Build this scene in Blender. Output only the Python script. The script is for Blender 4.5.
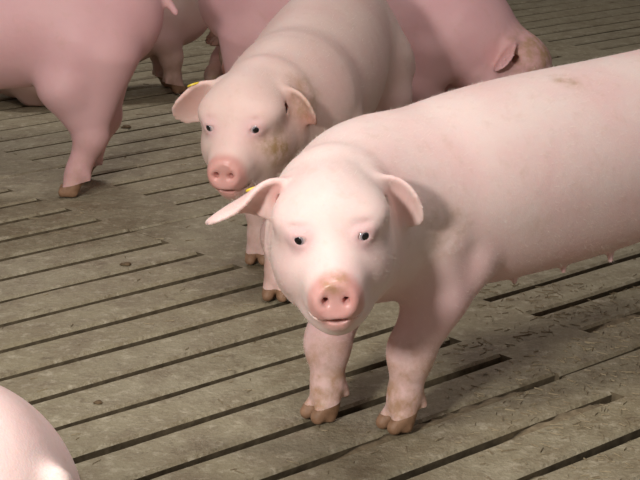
import bpy, bmesh, math, random
import numpy as np
from mathutils import Vector, Matrix

random.seed(4); rng = np.random.default_rng(4)
for o in list(bpy.data.objects): bpy.data.objects.remove(o)
S = bpy.context.scene
COL = S.collection
R = math.radians

# ------------------------------------------------------------------ camera
CAM_H = 1.146
cam = bpy.data.cameras.new('camera'); cam_o = bpy.data.objects.new('camera', cam); COL.objects.link(cam_o)
cam_o.location = (0, 0, CAM_H); cam_o.rotation_euler = (R(90 - 15.75), 0, 0)
cam.sensor_fit = 'HORIZONTAL'; cam.sensor_width = 36.0; cam.lens = 36.0 * 1720 / 640
cam.clip_start = 0.05; cam.clip_end = 60
S.camera = cam_o

# ------------------------------------------------------------------ world, lamps, exposure
W = bpy.data.worlds.new('barn_air'); S.world = W; W.use_nodes = True
bg = W.node_tree.nodes['Background']; bg.inputs[0].default_value = (0.95, 0.86, 0.84, 1); bg.inputs[1].default_value = 0.20

def lamp(name, loc, target, size, power, color=(1, 1, 1), size_y=None):
    l = bpy.data.lights.new(name, 'AREA'); l.energy = power; l.color = color
    l.shape = 'RECTANGLE'; l.size = size; l.size_y = size_y or size
    o = bpy.data.objects.new(name, l); COL.objects.link(o); o.location = loc
    d = Vector(target) - Vector(loc); o.rotation_euler = d.to_track_quat('-Z', 'Y').to_euler()
    return o
lamp('work_lamp', (-1.2, 0.1, 1.5), (0.0, 3.2, 0.3), 0.30, 78, (1.0, 0.94, 0.90))
lamp('ceiling_fill', (-0.3, 2.2, 2.9), (-0.3, 2.2, 0), 1.2, 42, (1.0, 0.93, 0.88), 0.3)  # unseen fill from above, added to brighten the backs
lamp('ceiling_fill', (-0.8, 6.4, 2.9), (-0.8, 6.4, 0), 1.2, 32, (1.0, 0.92, 0.88), 0.3)  # unseen second fill, added to lift the far floor and rear pigs

V = S.view_settings
V.view_transform = 'Standard'; V.look = 'None'; V.gamma = 1; V.use_curve_mapping = False; V.exposure = 0.0

# ------------------------------------------------------------------ helpers
def link_mesh(name, verts, faces, mat, parent=None, smooth=False):
    me = bpy.data.meshes.new(name); me.from_pydata(verts, [], faces); me.update()
    if mat: me.materials.append(mat)
    if smooth: me.polygons.foreach_set('use_smooth', [True] * len(me.polygons))
    o = bpy.data.objects.new(name, me); COL.objects.link(o); o.parent = parent
    return o

def tag(o, label=None, cat=None, group=None, kind=None):
    for k, v in (('label', label), ('category', cat), ('group', group), ('kind', kind)):
        if v: o[k] = v
    return o

class NT:
    """tiny node-tree helper"""
    def __init__(s, name):
        s.m = bpy.data.materials.new(name); s.m.use_nodes = True
        s.t = s.m.node_tree; s.b = s.t.nodes['Principled BSDF']
    def n(s, typ, **kw):
        x = s.t.nodes.new(typ)
        for k, v in kw.items(): setattr(x, k, v)
        return x
    def l(s, a, b): s.t.links.new(a, b)
    def mix(s, fac, a, b, blend='MIX'):
        x = s.n('ShaderNodeMix', data_type='RGBA', blend_type=blend)
        for sock, v in ((x.inputs[0], fac), (x.inputs[6], a), (x.inputs[7], b)):
            if isinstance(v, (float, int)): sock.default_value = v
            elif isinstance(v, tuple): sock.default_value = v if len(v) == 4 else (*v, 1)
            else: s.l(v, sock)
        return x.outputs[2]
    def math(s, op, a, b=None, clamp=False):
        x = s.n('ShaderNodeMath', operation=op, use_clamp=clamp)
        for sock, v in ((x.inputs[0], a), (x.inputs[1], b)):
            if v is None: continue
            if isinstance(v, (float, int)): sock.default_value = v
            else: s.l(v, sock)
        return x.outputs[0]
    def noise(s, scale, detail=4, rough=0.55, vec=None):
        x = s.n('ShaderNodeTexNoise'); x.inputs['Scale'].default_value = scale
        x.inputs['Detail'].default_value = detail; x.inputs['Roughness'].default_value = rough
        if vec: s.l(vec, x.inputs['Vector'])
        return x.outputs['Fac']
    def ramp(s, fac, lo, hi, a=0.0, b=1.0):
        x = s.n('ShaderNodeMapRange'); s.l(fac, x.inputs[0])
        for i, v in enumerate((lo, hi, a, b)): x.inputs[i + 1].default_value = v
        return x.outputs[0]
    def bump(s, h, strength, dist):
        x = s.n('ShaderNodeBump'); x.inputs['Strength'].default_value = strength; x.inputs['Distance'].default_value = dist
        s.l(h, x.inputs['Height']); s.l(x.outputs[0], s.b.inputs['Normal'])

# ------------------------------------------------------------------ materials
def concrete_mat():
    k = NT('worn_concrete'); geo = k.n('ShaderNodeNewGeometry'); pos = geo.outputs['Position']
    oi = k.n('ShaderNodeObjectInfo')
    big = k.noise(2.2, 5, 0.6, pos); mid = k.noise(11, 6, 0.65, pos); fine = k.noise(90, 4, 0.6, pos); grit = k.noise(260, 2, 0.5, pos)
    c = k.mix(k.ramp(big, .35, .68), (0.255, 0.222, 0.138), (0.330, 0.298, 0.205))
    c = k.mix(k.ramp(oi.outputs['Random'], 0, 1, 0, .45), c, (0.31, 0.265, 0.165))
    c = k.mix(k.ramp(mid, .42, .70, 0, .75), c, (0.165, 0.125, 0.070))
    c = k.mix(k.ramp(k.noise(30, 7, .75, pos), .52, .68, 0, .75), c, (0.50, 0.455, 0.335))
    c = k.mix(k.ramp(k.noise(21, 7, .75, pos), .56, .70, 0, .8), c, (0.115, 0.085, 0.048))
    c = k.mix(k.ramp(fine, .5, .75, 0, .45), c, (0.42, 0.38, 0.28))
    c = k.mix(k.ramp(grit, .6, .75, 0, .5), c, (0.10, 0.08, 0.05))
    k.l(c, k.b.inputs['Base Color']); 
    k.l(k.ramp(mid, .35, .7, .78, .5), k.b.inputs['Roughness'])
    h = k.math('ADD', k.math('MULTIPLY', mid, 1.0), k.math('MULTIPLY', fine, .6))
    k.bump(h, .8, .008)
    return k.m
def plain(name, col, rough=.6, **kw):
    k = NT(name); k.b.inputs['Base Color'].default_value = (*col, 1); k.b.inputs['Roughness'].default_value = rough
    for a, v in kw.items(): k.b.inputs[a.replace('_', ' ')].default_value = v
    return k.m
def mottled(name, a, b, scale, rough=.8, bump=.3):
    k = NT(name); geo = k.n('ShaderNodeTexCoord'); n = k.noise(scale, 5, .6, geo.outputs['Object'])
    k.l(k.mix(k.ramp(n, .35, .65), a, b), k.b.inputs['Base Color']); k.b.inputs['Roughness'].default_value = rough
    k.bump(n, bump, .004); return k.m

def skin_mat(name, pale, warm, flush=(0.62, 0.235, 0.20), dirt=(0.40, 0.25, 0.105), dirt_gain=1.0):
    k = NT(name)
    at = k.n('ShaderNodeVertexColor', layer_name='masks'); sep = k.n('ShaderNodeSeparateColor'); k.l(at.outputs[0], sep.inputs[0])
    tc = k.n('ShaderNodeTexCoord').outputs['Object']
    a = k.noise(7, 4, .55, tc); b = k.noise(38, 5, .6, tc); f = k.noise(420, 2, .5, tc)
    c = k.mix(k.ramp(a, .38, .65), pale, warm)
    c = k.mix(k.ramp(b, .55, .8, 0, .28), c, (0.55, 0.36, 0.24))
    c = k.mix(k.math('MULTIPLY', sep.outputs[0], k.ramp(b, .25, .7, .7, 1.0)), c, flush)
    c = k.mix(k.ramp(sep.outputs[0], .80, 1.0, 0, .8), c, (0.22, 0.05, 0.035))
    dm = k.math('MULTIPLY', sep.outputs[1], k.ramp(b, .36, .62, .15, 1.0))
    c = k.mix(k.math('MULTIPLY', dm, dirt_gain, True), c, dirt)
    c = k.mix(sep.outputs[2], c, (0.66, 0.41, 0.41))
    k.l(c, k.b.inputs['Base Color'])
    k.l(k.ramp(at.outputs[1], 0, 1, .55, .36), k.b.inputs['Roughness'])
    k.b.inputs['Subsurface Weight'].default_value = .18
    k.b.inputs['Subsurface Radius'].default_value = (1.0, .35, .22)
    k.b.inputs['Subsurface Scale'].default_value = .012
    h = k.math('ADD', k.math('MULTIPLY', b, .8), k.math('MULTIPLY', f, .25))
    k.bump(h, .22, .004)
    return k.m

MAT_CONC = concrete_mat()
MAT_CAKED_SHADE = mottled('manure_caked_shade', (0.085, 0.064, 0.036), (0.17, 0.135, 0.08), 45)  # caked manure brown, with the shade inside gaps put into the colour
MAT_PIT = plain('slurry', (0.018, 0.014, 0.009), .45)
MAT_WALL = mottled('wall_plaster', (0.34, 0.31, 0.27), (0.25, 0.22, 0.19), 3)
SK_MAIN = skin_mat('pale_skin', (0.84, 0.67, 0.62), (0.82, 0.585, 0.55), dirt_gain=1.5)
SK_SECOND = skin_mat('pale_pink_skin', (0.78, 0.585, 0.52), (0.75, 0.52, 0.47), dirt_gain=1.1)
SK_PINK = skin_mat('rosy_skin', (0.74, 0.45, 0.45), (0.70, 0.40, 0.41))
SK_DIRTY = skin_mat('soiled_skin', (0.70, 0.53, 0.45), (0.62, 0.43, 0.36), dirt_gain=.9)
MAT_HOOF = mottled('hoof_horn', (0.21, 0.115, 0.06), (0.34, 0.20, 0.12), 40, .6)
MAT_TAG = plain('yellow_plastic', (0.80, 0.62, 0.06), .4)
MAT_HAIR = plain('white_bristle', (0.85, 0.76, 0.66), .5)
MAT_STRAW = mottled('straw', (0.36, 0.30, 0.19), (0.17, 0.13, 0.075), 60)
MAT_CRUST = mottled('dried_manure', (0.15, 0.115, 0.065), (0.26, 0.21, 0.13), 55, .9, .6)
MAT_DUNG = mottled('dung', (0.085, 0.055, 0.025), (0.15, 0.10, 0.05), 80)
def eye_mat():
    k = NT('eye'); tc = k.n('ShaderNodeTexCoord'); sp = k.n('ShaderNodeSeparateXYZ'); k.l(tc.outputs['Object'], sp.inputs[0])
    # local +X is the looking axis; unit sphere scaled
    x = sp.outputs[0]
    c = k.mix(k.ramp(x, .0072, .0078), (0.60, 0.50, 0.48), (0.26, 0.23, 0.25))
    c = k.mix(k.ramp(x, .0092, .0096), c, (0.006, 0.005, 0.006))
    k.l(c, k.b.inputs['Base Color']); k.b.inputs['Roughness'].default_value = .06
    k.b.inputs['Coat Weight'].default_value = .5
    return k.m
MAT_EYE = eye_mat()

# ------------------------------------------------------------------ floor: concrete slat panels over a slurry pit
YAW = R(41.85); PITCH = 0.14; GAP = 0.0245
EU = np.array([-math.sin(YAW), math.cos(YAW)]); EV = np.array([math.cos(YAW), math.sin(YAW)])
def uv(u, v, z=0.0): p = EU * u + EV * v; return (p[0], p[1], z)
U0 = 3.342 * CAM_H       # gap number 0; gap k lies at U0 - k*PITCH
V_NEAR, V_FAR = 2.113 * CAM_H, 2.318 * CAM_H
BAND = V_FAR - V_NEAR; SLOT = 2.55; PER = SLOT + BAND
floor = bpy.data.objects.new('floor', None); COL.objects.link(floor); tag(floor, 'worn concrete slatted floor of a pig pen', None, None, 'structure')
def visible(u, v):
    x, y, _ = uv(u, v)
    return 1.0 < y < 9.6 and abs(x) < 0.62 + 0.27 * y
def slab_mesh(name, w, l, seed):
    """bevelled bar: w across (u), l along (v), top at z=0, edges worn uneven"""
    r = random.Random(seed); n = max(2, int(l / .2)); vs = []; fs = []
    c = .006
    for i in range(n + 1):
        t = -l / 2 + l * i / n
        a = r.uniform(-.0032, .0032); b = r.uniform(-.0032, .0032); dz = r.uniform(-.0015, .0)
        for (du, z) in ((-w/2 + .012, -.10), (-w/2 + a, -c), (-w/2 + a + c, dz), (w/2 - b - c, dz), (w/2 - b, -c), (w/2 - .012, -.10)):
            vs.append((*(EU * du + EV * t), z))
    for i in range(n):
        for j in range(6):
            a0 = i * 6 + j; a1 = i * 6 + (j + 1) % 6
            fs.append((a0, a0 + 6, a1 + 6, a1))
    fs.append(tuple(range(6))); fs.append(tuple(n * 6 + j for j in reversed(range(6))))
    me = bpy.data.meshes.new(name); me.from_pydata(vs, [], fs); me.update(); me.materials.append(MAT_CONC); me.materials.append(MAT_CAKED_SHADE)
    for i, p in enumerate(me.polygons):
        if i >= n * 6 or i % 6 in (0, 4, 5): p.material_index = 1  # side walls and end faces get the painted gap shade
    return me
def put(name, me, u, v, rot=0.0):
    o = bpy.data.objects.new(name, me); COL.objects.link(o); o.location = uv(u, v); o.rotation_euler[2] = rot; o.parent = floor; return o
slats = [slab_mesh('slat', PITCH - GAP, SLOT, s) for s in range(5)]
for pi in range(-2, 5):
    vc = V_FAR + SLOT / 2 + pi * PER
    for k in range(-44, 24):
        u = U0 - (k + .5) * PITCH
        if not any(visible(u, vc + t * SLOT / 2) for t in np.linspace(-1, 1, 9)): continue
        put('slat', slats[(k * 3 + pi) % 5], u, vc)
# solid panel ends (bands): one piece for each five-slat panel, split across the middle
PW = 5 * PITCH
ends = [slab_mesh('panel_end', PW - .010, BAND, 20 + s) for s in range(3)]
for bi in range(-2, 5):
    vb = V_NEAR + BAND / 2 + bi * PER
    for j in range(-10, 6):
        u = U0 - (3 + 5 * j + 2.5) * PITCH
        if not any(visible(u + t, vb) for t in (-.35, 0, .35)): continue
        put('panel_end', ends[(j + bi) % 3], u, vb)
x0 = link_mesh('pit_floor', [(-4, .4, -.30), (4, .4, -.30), (4, 10.4, -.30), (-4, 10.4, -.30), (-4, .4, -.34), (4, .4, -.34), (4, 10.4, -.34), (-4, 10.4, -.34)],
          [(0, 1, 2, 3), (7, 6, 5, 4), (0, 4, 5, 1), (1, 5, 6, 2), (2, 6, 7, 3), (3, 7, 4, 0)], MAT_PIT, floor)
wall = link_mesh('wall_back', [(x, y, z) for z in (-.34, 2.6) for x, y in ((-5, 10.4), (5, 10.4), (5, 10.55), (-5, 10.55))],
          [(0, 1, 5, 4), (1, 2, 6, 5), (2, 3, 7, 6), (3, 0, 4, 7), (4, 5, 6, 7), (3, 2, 1, 0)], MAT_WALL)
tag(wall, 'plain plastered barn wall behind the pens', None, None, 'structure')

# ------------------------------------------------------------------ implicit-surface modeller
class Field:
    def __init__(s, lo, hi, h):
        s.lo = np.array(lo, float); s.h = h
        s.n = np.ceil((np.array(hi) - s.lo) / h).astype(int) + 1
        s.ax = [s.lo[i] + h * np.arange(s.n[i]) for i in range(3)]
        s.F = np.full(s.n, .12, np.float32)
    def box(s, lo, hi, m):
        a = np.clip(np.floor((np.array(lo) - m - s.lo) / s.h).astype(int), 0, s.n)
        b = np.clip(np.ceil((np.array(hi) + m - s.lo) / s.h).astype(int) + 1, 0, s.n)
        return tuple(slice(i, j) for i, j in zip(a, b))
    def pts(s, sl):
        X, Y, Z = np.meshgrid(*[s.ax[i][sl[i]] for i in range(3)], indexing='ij', sparse=True)
        return X, Y, Z
    def add(s, sl, d, k):
        a = s.F[sl]; h = np.maximum(k - np.abs(a - d), 0) / k
        s.F[sl] = np.minimum(a, d) - h * h * k * .25
    def sub(s, sl, d, k):
        a = s.F[sl]; d = -d; h = np.maximum(k - np.abs(a - d), 0) / k
        s.F[sl] = np.maximum(a, d) + h * h * k * .25
    def cone(s, a, b, ra, rb, k=.03, ys=1.0):
        a = np.array(a, float); b = np.array(b, float); m = max(ra, rb)
        sl = s.box(np.minimum(a, b) - m, np.maximum(a, b) + m, k + .02)
        X, Y, Z = s.pts(sl); ba = b - a; ba_s = ba * [1, 1 / ys, 1]
        px, py, pz = X - a[0], (Y - a[1]) / ys, Z - a[2]
        t = np.clip((px * ba_s[0] + py * ba_s[1] + pz * ba_s[2]) / max(ba_s @ ba_s, 1e-9), 0, 1)
        d = np.sqrt((px - t * ba_s[0])**2 + (py - t * ba_s[1])**2 + (pz - t * ba_s[2])**2) - (ra + (rb - ra) * t)
        s.add(sl, d * min(1, ys), k)
    def ell(s, c, r, k=.03, M=None, cut=False):
        """ellipsoid: centre c, radii r, M = 3x3 with the ellipsoid axes as columns"""
        c = np.array(c, float); r = np.array(r, float); M = np.eye(3) if M is None else M
        e = np.abs(M) @ r; sl = s.box(c - e, c + e, k + .02)
        X, Y, Z = s.pts(sl); X = X - c[0]; Y = Y - c[1]; Z = Z - c[2]
        q = [M[0, i] * X + M[1, i] * Y + M[2, i] * Z for i in range(3)]
        k0 = np.sqrt(sum((q[i] / r[i])**2 for i in range(3))); k1 = np.sqrt(sum((q[i] / r[i]**2)**2 for i in range(3)))
        d = k0 * (k0 - 1) / np.maximum(k1, 1e-6)
        (s.sub if cut else s.add)(sl, d, k)
    def cloud(s, P, rad, k):
        """thin sheet given by a dense point grid P (m,3) with radius rad (m,)"""
        sl = s.box(P.min(0) - .012, P.max(0) + .012, k)
        X, Y, Z = s.pts(sl); shp = np.broadcast(X, Y, Z).shape
        Q = np.stack([np.broadcast_to(v, shp).ravel() for v in (X, Y, Z)], 1).astype(np.float32)
        P = P.astype(np.float32); best = np.full(len(Q), 1e9, np.float32)
        step = max(1, int(6e6 // len(P)))
        for i in range(0, len(Q), step):
            q = Q[i:i + step]
            d2 = (q * q).sum(1)[:, None] + (P * P).sum(1)[None] - 2 * q @ P.T
            best[i:i + step] = (np.sqrt(np.maximum(d2, 0)) - rad[None]).min(1)
        s.add(sl, best.reshape(shp), k)
    def floor_cut(s):
        Z = s.ax[2][None, None, :]; s.F = np.maximum(s.F, (-Z).astype(np.float32) + .0005)
    def mesh(s, relax=2):
        F = s.F; n = s.n; ins = F < 0
        c = [ins[i:n[0]-1+i, j:n[1]-1+j, k:n[2]-1+k] for i in (0, 1) for j in (0, 1) for k in (0, 1)]
        tot = sum(x.astype(np.int8) for x in c); act = (tot > 0) & (tot < 8)
        idx = np.full(act.shape, -1, np.int64); cells = np.argwhere(act); idx[act] = np.arange(len(cells))
        acc = np.zeros((len(cells), 3)); cnt = np.zeros(len(cells))
        cor = [(i, j, k) for i in (0, 1) for j in (0, 1) for k in (0, 1)]
        val = {q: F[cells[:, 0] + q[0], cells[:, 1] + q[1], cells[:, 2] + q[2]].astype(float) for q in cor}
        for a in cor:
            for ax in range(3):
                if a[ax]: continue
                b = list(a); b[ax] = 1; b = tuple(b); fa, fb = val[a], val[b]
                m = (fa < 0) != (fb < 0); t = np.where(m, fa / np.where(m, fa - fb, 1), 0)
                p = np.tile(np.array(a, float), (len(cells), 1)); p[:, ax] = t
                acc += p * m[:, None]; cnt += m
        V = s.lo + (cells + acc / cnt[:, None]) * s.h
        quads = []
        for ax in range(3):
            o1, o2 = [(1, 2), (2, 0), (0, 1)][ax]
            sa = [slice(None)] * 3; sb = [slice(None)] * 3; sa[ax] = slice(0, -1); sb[ax] = slice(1, None)
            A = ins[tuple(sa)]; B = ins[tuple(sb)]; E = np.argwhere(A != B); flip = A[tuple(E.T)]
            ok = (E[:, o1] > 0) & (E[:, o2] > 0) & (E[:, o1] < n[o1] - 1) & (E[:, o2] < n[o2] - 1); E = E[ok]; flip = flip[ok]
            def g(d1, d2):
                q = E.copy(); q[:, o1] -= d1; q[:, o2] -= d2; return idx[tuple(q.T)]
            Q = np.stack([g(1, 1), g(0, 1), g(0, 0), g(1, 0)], 1); Q[~flip] = Q[~flip][:, ::-1]; quads.append(Q)
        Q = np.concatenate(quads)
        ed = np.concatenate([Q[:, [i, (i + 1) % 4]] for i in range(4)])
        for _ in range(relax):
            sm = np.zeros_like(V); ct = np.zeros(len(V))
            np.add.at(sm, ed[:, 0], V[ed[:, 1]]); np.add.at(ct, ed[:, 0], 1)
            V = V * .5 + .5 * sm / np.maximum(ct, 1)[:, None]
        return V, Q

def rotm(yaw=0, pitch=0, roll=0):
    """x forward, y left, z up; pitch>0 raises the nose, roll>0 lowers the right side... all degrees"""
    return np.array(Matrix.Rotation(R(yaw), 3, 'Z') @ Matrix.Rotation(R(-pitch), 3, 'Y') @ Matrix.Rotation(R(roll), 3, 'X'))
def smooth01(x): x = np.clip(x, 0, 1); return x * x * (3 - 2 * x)
def blob(P, c, r):  return smooth01(1 - np.sqrt((((P - np.array(c)) / np.array(r))**2).sum(1)) * .8 + .3) if np.ndim(r) else smooth01(1.3 - np.linalg.norm(P - np.array(c), axis=1) / r)

FRONT_Y = .085; HIND_Y = .09
def default_legs():
    return {'FL': [(-.01, .105, .34), (-.035, .10, .235), (.0, .078, .135), (.005, .072, .062), (.012, .07, 0)],
            'FR': [(-.01, -.105, .34), (-.035, -.10, .235), (.0, -.078, .135), (.005, -.072, .062), (.012, -.07, 0)],
            'HL': [(-.55, .09, .36), (-.48, .105, .26), (-.635, .09, .185), (-.605, .085, .07), (-.595, .085, 0)],
            'HR': [(-.55, -.09, .36), (-.48, -.105, .26), (-.635, -.09, .185), (-.605, -.085, .07), (-.595, -.085, 0)]}

def ear_points(rib, w, width, cup, fold=0.0, w1=None, ns=46, nt=41):
    """ear sheet: quadratic-bezier mid rib (4 pts cubic), width axis w, half-width scale, cup depth"""
    p = [np.array(q, float) for q in rib]; w0 = np.array(w, float); w1 = w0 if w1 is None else np.array(w1, float); out = []; rad = []
    for i in range(ns):
        s = i / (ns - 1)
        c = (1-s)**3*p[0] + 3*(1-s)**2*s*p[1] + 3*(1-s)*s*s*p[2] + s**3*p[3]
        d = 3*(1-s)**2*(p[1]-p[0]) + 6*(1-s)*s*(p[2]-p[1]) + 3*s*s*(p[3]-p[2]); d /= np.linalg.norm(d)
        g = float(smooth01(s * 1.15)); w = w0 * (1 - g) + w1 * g; ww = w - d * (w @ d); ww /= np.linalg.norm(ww); nn = np.cross(d, ww)
        hw = width * (0.62 + .75 * s - .25 * s * s) * math.sqrt(max(1 - s**2.6, 0)) if s < 1 else 0
        hw = max(hw, .001)
        for j in range(nt):
            t = -1 + 2 * j / (nt - 1)
            ang = t * cup * (1 - .55 * s)
            # sheet rolled round the rib: arc of total angle
            rr = hw / max(abs(cup * (1 - .55 * s)), .05)
            q = c + ww * rr * math.sin(ang) + nn * rr * (1 - math.cos(ang)) * 1.0 + nn * fold * t * s
            out.append(q); rad.append(.0066 - .0022 * s - .0010 * abs(t))
    return np.array(out), np.array(rad)

def build_pig(label, cat_group, loc, heading, mat, h, head_pos, head_rot, ears, legs=None, trunk=None, scale=1.0, lying=False,
              spots=(), tagear=None, hair=0, eyes=True, leg_dirt=.6, teats=(), ham=.165, lo=None, hi=None, hs=1.0, name='pig'):
    """body-local frame: x forward, y left, z up, origin on the floor under the shoulders"""
    L = default_legs()
    if legs: L.update(legs)
    # trunk
    T = trunk or [((.03, 0, .385), .150), ((-.25, 0, .400), .178), ((-.50, 0, .420), .180), ((-.66, 0, .435), .145)]
    HM = rotm(*head_rot); HP = np.array(head_pos, float)
    hd = lambda *p: HP + HM @ (np.array(p, float) * hs)
    pts = [HP + HM @ np.array([x, y, z]) * .24 for x in (-1, 1) for y in (-1, 1) for z in (-1, 1)]
    lo_ = np.minimum(np.min(pts, 0), (T[-1][0][0] - .20, -.26, -.03)); hi_ = np.maximum(np.max(pts, 0), (.2, .26, .70))
    lo_[2] = max(lo_[2], -.03)
    if lo is not None: lo_ = np.maximum(lo_, lo)
    if hi is not None: hi_ = np.minimum(hi_, hi)
    f = Field(lo_, hi_, h)
    TP = np.array([[*a, r] for a, r in T]); TP = np.vstack([2 * TP[0] - TP[1], TP, 2 * TP[-1] - TP[-2]]); fine = []
    for i in range(1, len(TP) - 2):
        ln = np.linalg.norm(TP[i+1][:3] - TP[i][:3]); m_ = max(2, int(ln / .012))
        for t in np.arange(m_) / m_:
            p0, p1, p2, p3 = TP[i-1:i+3]
            fine.append(.5 * (2*p1 + (p2-p0)*t + (2*p0-5*p1+4*p2-p3)*t*t + (3*p1-p0-3*p2+p3)*t**3))
    fine.append(TP[-2])
    for a in fine:      # many close spheres, flattened sideways
        rr = a[3]; sl = f.box(a[:3] - rr, a[:3] + rr, .03); X, Y, Z = f.pts(sl)
        d = (np.sqrt((X - a[0])**2 + ((Y - a[1]) / .93)**2 + (Z - a[2])**2) - rr) * .95
        f.F[sl] = np.minimum(f.F[sl], d)
    # neck
    nb = np.array(T[0][0])
    f.cone(nb + [0, 0, .015], hd(-.085, .012, .0), .135, .100 * hs, .06)
    f.cone(nb + [.02, 0, -.02], hd(-.05, 0, -.055), .115, .080 * hs, .05)
    # legs
    for kk, J in L.items():
        J = [np.array(q, float) for q in J]; front = kk[0] == 'F'; sd = 1 if kk[1] == 'L' else -1
        if front:
            f.ell(J[0] + [-.022, -.013 * sd, .0], (.105, .060, .125), .018, rotm(0, 12, 0))
            rs = (.062, .049, .035, .029)
            if not lying: f.cone(J[1] + [-.060, 0, .055], J[2] + [-.004, 0, .02], .058, .034, .022)
        else:
            f.ell(J[0] + [.0, -.005 * sd, -.01], (.135, .075, ham), .035, rotm(0, -18, 0))
            rs = (.085, .068, .037, .030)
            if not lying: f.cone(J[0] + [-.055, 0, -.03], J[2] + [-.004, 0, .01], .085, .036, .03)
        for i in range(3): f.cone(J[i], J[i+1], rs[i], rs[i+1], .022)
        f.ell(J[2], (.034, .034, .045), .02)
        ft = J[4]; fw = np.array([1.0, 0, 0]);
        if lying: continue
        fl = J[3]
        f.cone(fl, ft + [.004, 0, .042], .029, .025, .015)
        for s_ in (-1, 1):
            f.cone(ft + [.0, .0145 * s_, .038], ft + [.030, .0165 * s_, .013], .0175, .0135, .006)
            f.cone(ft + [-.0, .0145 * s_, .028], ft + [.006, .0155 * s_, .010], .0165, .0150, .005)
            f.cone(fl + [-.022, .016 * s_, -.004], fl + [-.028, .018 * s_, -.018], .010, .0075, .006)
    for tx in teats:
        for s_ in (-1, 1): f.cone((tx, .060 * s_, .250), (tx, .064 * s_, .224), .009, .005, .006)
    # tail
    f.cone(np.array(T[-1][0]) + [-T[-1][1] + .01, 0, .06], np.array(T[-1][0]) + [-T[-1][1] - .03, .01, .0], .014, .009, .015)
    # ---- head
    he = lambda c, r, k, yaw=0, pit=0, roll=0, cut=False: f.ell(hd(*c), np.array(r) * hs, k, HM @ rotm(yaw, pit, roll), cut)
    hc = lambda a, b, ra, rb, k: f.cone(hd(*a), hd(*b), ra * hs, rb * hs, k)
    he((-.015, 0, .012), (.100, .078, .082), .03)
    he((.005, 0, .045), (.075, .066, .050), .03)
    hc((.02, 0, -.005), (.130, 0, -.032), .072, .040, .03)
    for s_ in (-1, 1):
        he((-.030, .042 * s_, -.050), (.075, .046, .070), .03, 0, 10)          # jowl
        he((.035, .042 * s_, -.030), (.060, .040, .048), .025, -12 * s_)        # cheek
        he((.036, .050 * s_, .045), (.034, .026, .018), .04)                   # brow
        he((.100, .022 * s_, -.052), (.045, .020, .018), .015)                  # upper lip
        he((-.040, .058 * s_, .046), (.028, .024, .030), .02)                   # ear root
    for s_ in (-1, 1):   # roll of skin from the ear root down to the jowl
        hc((-.030, .064 * s_, .030), (-.035, .074 * s_, -.020), .016, .018, .010)
        hc((-.035, .074 * s_, -.020), (-.025, .064 * s_, -.080), .018, .016, .010)
        hc((-.075, .068 * s_, .020), (-.075, .076 * s_, -.050), .022, .026, .014)
    hc((-.03, 0, -.075), (.105, 0, -.070), .064, .031, .025)                    # lower jaw
    he((.130, 0, -.0735), (.014, .018, .0110), .010)                            # lower lip
    he((.045, 0, -.082), (.075, .050, .030), .025)                              # chin and throat
    # snout pad
    he((.155, 0, -.028), (.012, .0300, .0255), .006, 0, 8)
    he((.148, 0, -.029), (.015, .0305, .0260), .008, 0, 8)
    he((.148, 0, -.007), (.012, .016, .007), .008)
    he((.2135, 0, -.024), (.054, .075, .075), .003, 0, 8, 0, True)             # flat face of the pad
    for s_ in (-1, 1):
        he((.160, .0140 * s_, -.0275), (.020, .0050, .0066), .003, 0, 0, -22 * s_, True)
    he((.148, 0, -.0605), (.022, .016, .0055), .004, 0, 6, 0, True)
    for s_ in (-1, 1): he((.128, .026 * s_, -.0600), (.022, .014, .0020), .004, 30 * s_, 0, 14 * s_, True)             # mouth
    def march(y, z):
        for x in np.arange(.16, 0, -.001):
            q = (hd(x, y, z) - f.lo) / f.h; i = np.floor(q).astype(int); w = q - i; v = 0
            for a in (0, 1):
                for b in (0, 1):
                    for c in (0, 1):
                        v += f.F[i[0]+a, i[1]+b, i[2]+c] * (w[0] if a else 1-w[0]) * (w[1] if b else 1-w[1]) * (w[2] if c else 1-w[2])
            if v < 0: return x
        return .06
    eye_c = [(march(.0425 * s_, .033) - .003, .0425 * s_, .033) for s_ in (1, -1)]
    for (ex, ey, ez), s_ in zip(eye_c, (1, -1)):
        he((ex - .006, ey, ez), (.015, .019, .0150), .010, 35 * s_)
        he((ex + .009, ey + .002 * s_, ez), (.012, .0085, .0048), .003, 25 * s_, 0, 6 * s_, True)
        he((ex + .004, ey, ez + .0175), (.006, .014, .0016), .008, 35 * s_, 0, -4 * s_, True)   # fold over the eye
    # ears
    inner = []
    for e in ears:
        P, rad = ear_points(e['rib'], e['w'], e['width'], e['cup'], e.get('fold', 0), e.get('w1'))
        Pw = HP + (HM @ (P * hs).T).T
        f.cloud(Pw, rad * hs, .010); inner.append((Pw, e))
    canals = []
    for e in ears:
        r0 = e['rib'][0]; s_ = 1 if r0[1] > 0 else -1; cc = (r0[0] + .020, r0[1] + .016 * s_, r0[2] - .004)
        he(cc, (.024, .011, .015), .006, 30 * s_, 0, 0, True); canals.append((cc[0] - .010, cc[1] - .004 * s_, cc[2]))
    if not lying: f.floor_cut()
    else: f.floor_cut()
    Vv, Q = f.mesh(2)
    # ---- pigment masks
    Hc = ((Vv - HP) @ HM) / hs
    flush = np.zeros(len(Vv)); dirt = np.zeros(len(Vv)); rim = np.zeros(len(Vv)); hoof = np.zeros(len(Vv), int)
    pad = smooth01((Hc[:, 0] - .128) / .022) * (np.abs(Hc[:, 1]) < .055) * (np.abs(Hc[:, 2] + .03) < .05)
    flush = np.maximum(flush, pad * .75)
    flush = np.maximum(flush, .55 * blob(Hc, (.144, 0, -.068), .022))
    flush = np.maximum(flush, 1.0 * blob(Hc, (.130, 0, -.061), .012))
    for s_ in (-1, 1): flush = np.maximum(flush, 1.0 * blob(Hc, (.146, .0140 * s_, -.0275), .0085))
    for cc in canals: flush = np.maximum(flush, 1.0 * blob(Hc, cc, .020))
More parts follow.
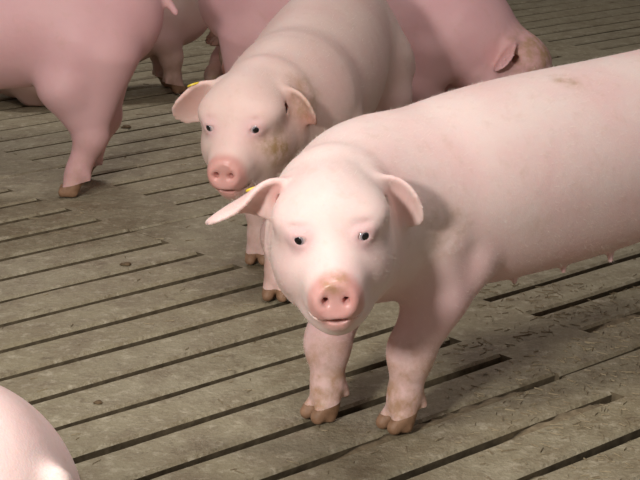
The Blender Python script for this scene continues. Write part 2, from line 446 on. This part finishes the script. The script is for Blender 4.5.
    for (ex, ey, ez) in eye_c: rim = np.maximum(rim, .75 * blob(Hc, (ex, ey, ez), .026))
    for Pw, e in inner:
        base = Pw[:41 * 9].mean(0); flush = np.maximum(flush, e.get('flush', .55) * blob(Vv, base, .034))
        near = blob(Vv, Pw[41 * 21 + 20], .06); flush = np.maximum(flush, .25 * near)
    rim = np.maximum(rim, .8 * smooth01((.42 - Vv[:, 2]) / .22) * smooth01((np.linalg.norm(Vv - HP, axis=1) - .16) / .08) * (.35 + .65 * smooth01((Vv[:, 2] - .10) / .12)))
    for kk, J in L.items():
        J = np.array(J, float); c = J[4]
        m = (np.abs(Vv[:, 0] - c[0]) < .075) & (np.abs(Vv[:, 1] - c[1]) < .07) & (Vv[:, 2] < .06)
        if not lying:
            g = Vv[:, 2] - (.030 - .22 * (Vv[:, 0] - c[0] - .02))
            nr = m & (np.abs(g) < .6 * h); Vv[nr, 2] -= g[nr]; g[nr] = 0
            hoof[m & (g <= 0)] = 1 + list(L).index(kk)
        for q, rr, st in ((J[2], .07, .65), (J[3], .06, .8), ((J[2] + J[3]) / 2, .05, .4), (J[4], .07, 1.0)):
            dirt = np.maximum(dirt, leg_dirt * st * blob(Vv, q, rr))
    for (fr, c, rr, st) in spots:
        PP = Hc if fr == 'h' else Vv
        if fr in 'hb': dirt = np.maximum(dirt, st * blob(PP, c, rr))
        else: flush = np.maximum(flush, st * blob(Hc if fr == 'H' else Vv, c, rr))
    # ---- objects
    root = bpy.data.objects.new(name, None); COL.objects.link(root); root.location = (loc[0], loc[1], loc[2] if len(loc) > 2 else 0)
    root.rotation_euler[2] = R(heading); root.scale = (scale,) * 3
    tag(root, label, 'pig', cat_group)
    fh = hoof[Q]; hoof_face = np.where((fh > 0).all(1), fh[:, 0], 0)
    def part(nm, sel, material):
        q = Q[sel]
        if not len(q): return None
        u, inv = np.unique(q, return_inverse=True); inv = inv.reshape(q.shape)
        me = bpy.data.meshes.new(nm); me.vertices.add(len(u)); me.vertices.foreach_set('co', Vv[u].astype(np.float32).ravel())
        me.loops.add(inv.size); me.loops.foreach_set('vertex_index', inv.ravel().astype(np.int32))
        me.polygons.add(len(q)); me.polygons.foreach_set('loop_start', np.arange(0, inv.size, 4, dtype=np.int32))
        me.polygons.foreach_set('loop_total', np.full(len(q), 4, np.int32))
        me.polygons.foreach_set('use_smooth', np.ones(len(q), bool)); me.update(calc_edges=True); me.validate()
        ca = me.color_attributes.new('masks', 'FLOAT_COLOR', 'POINT')
        arr = np.stack([flush[u], dirt[u], rim[u], pad[u]], 1).astype(np.float32)
        ca.data.foreach_set('color', arr.ravel())
        me.materials.append(material)
        o = bpy.data.objects.new(nm, me); COL.objects.link(o); o.parent = root; return o
    body = part('body', hoof_face == 0, mat)
    for i in range(1, 5): part('hoof', hoof_face == i, MAT_HOOF)
    if eyes:
        for (ex, ey, ez), s_ in zip(eye_c, (1, -1)):
            bm = bmesh.new(); bmesh.ops.create_uvsphere(bm, u_segments=24, v_segments=16, radius=.0102 * hs)
            me = bpy.data.meshes.new('eye'); bm.to_mesh(me); bm.free(); me.materials.append(MAT_EYE)
            me.polygons.foreach_set('use_smooth', [True] * len(me.polygons))
            o = bpy.data.objects.new('eye', me); COL.objects.link(o); o.parent = root
            o.location = hd(ex - .0010, ey, ez)
            o.rotation_euler = Matrix((HM @ rotm(28 * s_, 0, 0)).tolist()).to_euler()
    if tagear:
        Pw, e = inner[tagear['ear']]; q = Pw[41 * tagear['i'] + tagear['j']]
        nrm = np.array(tagear['n'], float); nrm /= np.linalg.norm(nrm)
        bm = bmesh.new(); bmesh.ops.create_cone(bm, cap_ends=True, segments=20, radius1=.014, radius2=.014, depth=.004)
        bmesh.ops.bevel(bm, geom=[e_ for e_ in bm.edges if e_.calc_face_angle(0) > 1], offset=.001, segments=2, affect='EDGES')
        me = bpy.data.meshes.new('ear_tag'); bm.to_mesh(me); bm.free(); me.materials.append(MAT_TAG)
        o = bpy.data.objects.new('ear_tag', me); COL.objects.link(o); o.parent = root
        nw = HM @ nrm; o.location = q + nw * tagear.get('off', .007); o.rotation_euler = Vector(nw).to_track_quat('Z', 'Y').to_euler()
        o['label'] = 'yellow ear tag'
    if hair:
        q = Q[hoof_face == 0]; fi = rng.integers(0, len(q), hair); c = Vv[q[fi]].mean(1)
        nrm = np.cross(Vv[q[fi, 2]] - Vv[q[fi, 0]], Vv[q[fi, 3]] - Vv[q[fi, 1]]); nrm /= np.maximum(np.linalg.norm(nrm, axis=1), 1e-9)[:, None]
        hl = ((c - HP) @ HM) / hs; ok = ~((hl[:, 0] > .10) & (np.linalg.norm(hl, axis=1) < .22)); ok &= c[:, 2] > .1
        c = c[ok]; nrm = nrm[ok]; m = len(c)
        back = np.tile([-.9, 0, -.35], (m, 1)) + rng.normal(0, .35, (m, 3)); back -= nrm * (back * nrm).sum(1)[:, None]
        ln = rng.uniform(.006, .014, m)[:, None]; d = nrm * .45 + back; d /= np.linalg.norm(d, axis=1)[:, None]
        side = np.cross(d, nrm); side /= np.maximum(np.linalg.norm(side, axis=1), 1e-9)[:, None]
        w_ = .00012; A = c - nrm * .001
        vs = np.stack([A - side * w_, A + side * w_, A + d * ln], 1).reshape(-1, 3)
        o = link_mesh('bristles', vs.tolist(), [(3*i, 3*i+1, 3*i+2) for i in range(m)], MAT_HAIR, root); o['kind'] = 'stuff'
    return root

def to_local(P, loc, heading):
    a = R(heading); d = np.array(P, float) - np.array([loc[0], loc[1], 0])
    return np.array([d[0]*math.cos(a) + d[1]*math.sin(a), -d[0]*math.sin(a) + d[1]*math.cos(a), d[2]])

GRP = 'pigs in the pen'
EAR_R_MAIN = dict(rib=[(-.030, -.052, .050), (-.035, -.090, .066), (-.030, -.130, .052), (-.020, -.178, .022)], w=(.1, 0, -1), w1=(-1, 0, -.35), width=.043, cup=1.15, flush=.8)
EAR_L_MAIN = dict(rib=[(-.034, .052, .040), (-.046, .082, .046), (-.048, .106, .028), (-.034, .128, -.008)], w=(-.1, 0, 1), w1=(.30, .30, .9), width=.042, cup=.9, flush=.8)

# main pig
loc = (.12, 2.90); hdg = -145.0
hp = to_local((.019, 2.655, .407), loc, hdg)
build_pig('large pale pig in front, head turned to face the viewer', GRP, loc, hdg, SK_MAIN, .004, hp, (56, -9, 4),
    [EAR_L_MAIN, EAR_R_MAIN], hs=1.12,
    trunk=[((.03, 0, .385), .152), ((-.22, 0, .399), .180), ((-.52, 0, .415), .182), ((-.80, 0, .445), .165), ((-.90, 0, .45), .14)],
    legs={'FL': [(-.02, .092, .34), (-.035, .092, .245), (.006, .075, .14), (.012, .068, .062), (.015, .065, 0)],
          'FR': [(.02, -.09, .34), (.04, -.085, .235), (.088, -.060, .135), (.092, -.054, .062), (.097, -.052, 0)],
          'HL': [(-.79, .085, .40), (-.74, .10, .29), (-.865, .09, .185), (-.835, .085, .07), (-.825, .085, 0)],
          'HR': [(-.79, -.085, .40), (-.74, -.10, .29), (-.865, -.09, .185), (-.835, -.085, .07), (-.825, -.085, 0)]},
    tagear=dict(ear=1, i=20, j=16, n=(-.42, -.25, .87), off=.008), hair=30000, leg_dirt=1.0, teats=[-.24, -.36, -.48, -.60],
    spots=[('h', (.150, 0, -.002), .020, .6), ('b', (-.36, .05, .58), .03, .4), ('b', (-.2, .14, .36), .03, .3), ('b', (.0, .15, .38), .06, .25)])

# pig standing behind it, facing the camera
loc = (-.06, 3.83); hdg = -101.5
hp = to_local((-.152, 3.57, .392), loc, hdg)
ER2 = dict(rib=[(-.030, -.052, .040), (-.040, -.085, .050), (-.025, -.115, .028), (-.020, -.152, -.002)], w=(.15, 0, -1), w1=(-.35, .1, -1), width=.047, cup=.85, flush=.7)
EL2 = dict(rib=[(-.028, .050, .040), (-.036, .078, .050), (-.040, .100, .032), (-.034, .122, -.008)], w=(-.1, 0, 1), w1=(.35, .3, .85), width=.036, cup=.95, flush=.9)
f2 = to_local((-.092, 3.595, 0), loc, hdg); r2 = to_local((-.141, 3.873, 0), loc, hdg)
def fleg(ft, sd): return [(-.01 + ft[0]*.1, .10*sd, .34), (-.035 + ft[0]*.25, .098*sd, .235), (ft[0] - .02, ft[1], .135), (ft[0] - .008, ft[1], .062), (ft[0], ft[1], 0)]
build_pig('pale pig with dirt-smeared cheek standing behind the large one, facing viewer', GRP, loc, hdg, SK_SECOND, .005, hp, (-4.5, -14, 1),
    [EL2, ER2], hs=1.12, ham=.125, trunk=[((.03, 0, .385), .150), ((-.25, 0, .405), .174), ((-.46, 0, .445), .158), ((-.62, 0, .455), .140)],
    legs={'FL': fleg(f2, 1), 'FR': fleg(r2, -1), 'HL': [(-.58, .10, .39), (-.56, .115, .30), (-.665, .10, .19), (-.64, .10, .07), (-.63, .10, 0)], 'HR': [(-.58, -.10, .39), (-.56, -.115, .30), (-.665, -.10, .19), (-.64, -.10, .07), (-.63, -.10, 0)]},
    tagear=dict(ear=1, i=20, j=2, n=(-.35, -.35, .87), off=.006), hair=8000,
    spots=[('h', (.07, .045, .0), .03, 1.0), ('h', (.05, .07, -.02), .04, .9), ('h', (-.05, .10, .03), .055, .6), ('H', (-.035, .115, .0), .03, .7), ('h', (-.04, -.11, .085), .025, 1.0), ('h', (.0, .09, -.07), .04, .6)])

# rosy pig at the left, seen from the hind leg
loc = (-1.287, 4.55); hdg = 184.0
build_pig('rosy pig cut off at the left edge, hind leg in view', GRP, loc, hdg, SK_PINK, .007, (.22, 0, .42), (0, -12, 0), [dict(EL2), dict(ER2)], scale=1.08, ham=.135,
    trunk=[((.03, 0, .40), .150), ((-.25, 0, .425), .172), ((-.50, 0, .440), .172), ((-.66, 0, .445), .145)],
    legs={'HL': [(-.60, .09, .385), (-.565, .105, .285), (-.620, .09, .155), (-.585, .085, .065), (-.575, .085, 0)], 'HR': [(-.60, -.09, .385), (-.57, -.105, .285), (-.645, -.09, .165), (-.605, -.085, .065), (-.595, -.085, 0)]})

# sitting pig far back: haunches down, forelegs upright
st = [((.02, 0, .310), .140), ((-.22, 0, .240), .165), ((-.42, 0, .180), .165), ((-.52, 0, .15), .14)]
sl_ = {'FL': [(-.01, .10, .28), (-.03, .10, .215), (.0, .078, .13), (.005, .072, .062), (.012, .07, 0)], 'FR': [(-.01, -.10, .28), (-.03, -.10, .215), (.0, -.078, .13), (.005, -.072, .062), (.012, -.07, 0)],
       'HL': [(-.44, .11, .15), (-.30, .16, .11), (-.42, .17, .045), (-.29, .17, .045), (-.26, .17, 0)], 'HR': [(-.44, -.11, .15), (-.30, -.16, .11), (-.42, -.17, .045), (-.29, -.17, .045), (-.26, -.17, 0)]}
build_pig('soiled pig sitting at the far back, dirty foreleg beside the slats', GRP, (-.545, 6.02), 20, SK_DIRTY, .007, (.14, .09, .45), (50, 0, 0), [dict(EL2), dict(ER2)], trunk=st, legs=sl_, leg_dirt=.9)
# pig lying behind the second pig
lt = [((.03, 0, .165), .150), ((-.25, 0, .170), .168), ((-.50, 0, .170), .165), ((-.64, 0, .15), .13)]
ll = {'FL': [(.02, .10, .15), (.08, .13, .07), (.17, .13, .035), (.23, .12, .03), (.26, .12, .02)], 'FR': [(.02, -.10, .15), (.08, -.13, .07), (.17, -.13, .035), (.23, -.12, .03), (.26, -.12, .02)],
      'HL': [(-.50, .10, .15), (-.38, .15, .08), (-.52, .16, .035), (-.42, .17, .03), (-.40, .17, .02)], 'HR': [(-.50, -.10, .15), (-.38, -.15, .08), (-.52, -.16, .035), (-.42, -.17, .03), (-.40, -.17, .02)]}
build_pig('brown-stained pig lying at the back behind the second pig', GRP, (-.20, 6.24), -108, SK_DIRTY, .007, (.21, 0, .15), (0, -8, 0), [dict(EL2), dict(ER2)], legs=ll, trunk=lt, lying=True,
    spots=[('h', (.05, 0, .02), .12, .9), ('F', (.1, -.1, .08), .15, .5)])
# pig crossing behind
build_pig('shaded pink pig crossing behind, flank above the large pig', GRP, (.37, 4.94), -25, SK_PINK, .006, (.20, .02, .29), (5, -30, 0), [dict(EL2), dict(ER2)],
    spots=[('h', (.03, 0, .04), .12, .9)])
# pale pig in the lower left corner
build_pig('white rump of a pig in the lower left corner, nearest the viewer', GRP, (-.990, 1.75), 160, SK_MAIN, .007, (.22, 0, .42), (0, -10, 0), [dict(EL2), dict(ER2)])

# ------------------------------------------------------------------ litter on the floor
vs = []; fs = []
for i in range(1600):
    y = random.uniform(2.3, 6.5); x = random.uniform(-.25, .27) * y
    if random.random() < .7: y = random.uniform(2.6, 3.7); x = random.gauss(.55, .2)
    a = random.uniform(0, 6.28); l = random.uniform(.003, .013); w = random.uniform(.0003, .0008); z = random.uniform(.001, .0025)
    pu = (U0 - (x * EU[0] + y * EU[1])) / PITCH; fr = (pu % 1) * PITCH
    if fr < GAP * .8 or fr > PITCH - GAP * .8: continue
    dx, dy = math.cos(a) * l, math.sin(a) * l; nx, ny = -math.sin(a) * w, math.cos(a) * w; n = len(vs)
    vs += [(x-dx-nx, y-dy-ny, 0), (x+dx-nx, y+dy-ny, 0), (x+dx+nx, y+dy+ny, 0), (x-dx+nx, y-dy+ny, 0), (x-dx, y-dy, z), (x+dx, y+dy, z)]
    fs += [(n, n+1, n+5, n+4), (n+2, n+3, n+4, n+5), (n+1, n+2, n+5), (n+3, n, n+4)]
straw = link_mesh('straw_litter', vs, fs, MAT_STRAW); tag(straw, 'scattered short bits of straw on the concrete slats', 'straw', None, 'stuff')

def clod(label, x, y, r, seed):
    bm = bmesh.new(); bmesh.ops.create_icosphere(bm, subdivisions=3, radius=1); q = random.Random(seed)
    ph = [q.uniform(0, 6) for _ in range(6)]
    for v in bm.verts:
        c = v.co.copy(); k = 1 + .18 * math.sin(3*c.x + ph[0]) + .15 * math.sin(5*c.y + ph[1]) + .10 * math.sin(7*c.z + 4*c.x + ph[2])
        v.co = Vector((c.x * r * 1.35 * k, c.y * r * .8 * k, max(c.z * r * .55 * k, -.1 * r) + .1 * r))
    for f_ in bm.faces: f_.smooth = True
    me = bpy.data.meshes.new('dung_clod'); bm.to_mesh(me); bm.free(); me.materials.append(MAT_DUNG)
    o = bpy.data.objects.new('dung_clod', me); COL.objects.link(o); o.location = (x, y, .0); tag(o, label, 'dung', 'dung clods on the slats')
clod('small dark dung clod on the far slats, right of the rosy hind leg', -.620, 5.385, .013, 1)
clod('small dark dung clod on a slat left of the second pig hooves', -.455, 3.85, .009, 2)
clod('tiny dark dung clod on a near slat beside the white rump', -.408, 2.96, .007, 3)

# dried manure clogging some of the slots at the right
vs = []; fs = []
for k, va, vb in ((13, V_NEAR - .62, V_NEAR - .02), (14, V_NEAR - .30, V_NEAR - .01), (15, V_NEAR - .9, V_NEAR - .35), (13, V_FAR + .02, V_FAR + .5), (12, V_FAR + .01, V_FAR + .22), (14, V_FAR + .02, V_FAR + .6)):
    u0 = U0 - k * PITCH; n = int((vb - va) / .02); base = len(vs)
    for i in range(n + 1):
        v = va + (vb - va) * i / n; e = min(1, 3 * i / n + .2, 3 * (n - i) / n + .2)
        for q in (-1, -.5, 0, .5, 1):
            z = -.022 + e * (.019 + random.uniform(-.006, .005) - .006 * q * q)
            vs.append(uv(u0 + q * GAP * .62, v, min(z, -.0035)))
    for i in range(n):
        for q in range(4):
            a = base + i * 5 + q; fs.append((a + 5, a + 6, a + 1, a))
crust = link_mesh('manure_crust', vs, fs, MAT_CRUST, None, True); sol = crust.modifiers.new('thick', 'SOLIDIFY'); sol.thickness = .03; sol.offset = -1
tag(crust, 'dried brown manure clogging the floor slots at the right', 'manure', None, 'stuff')
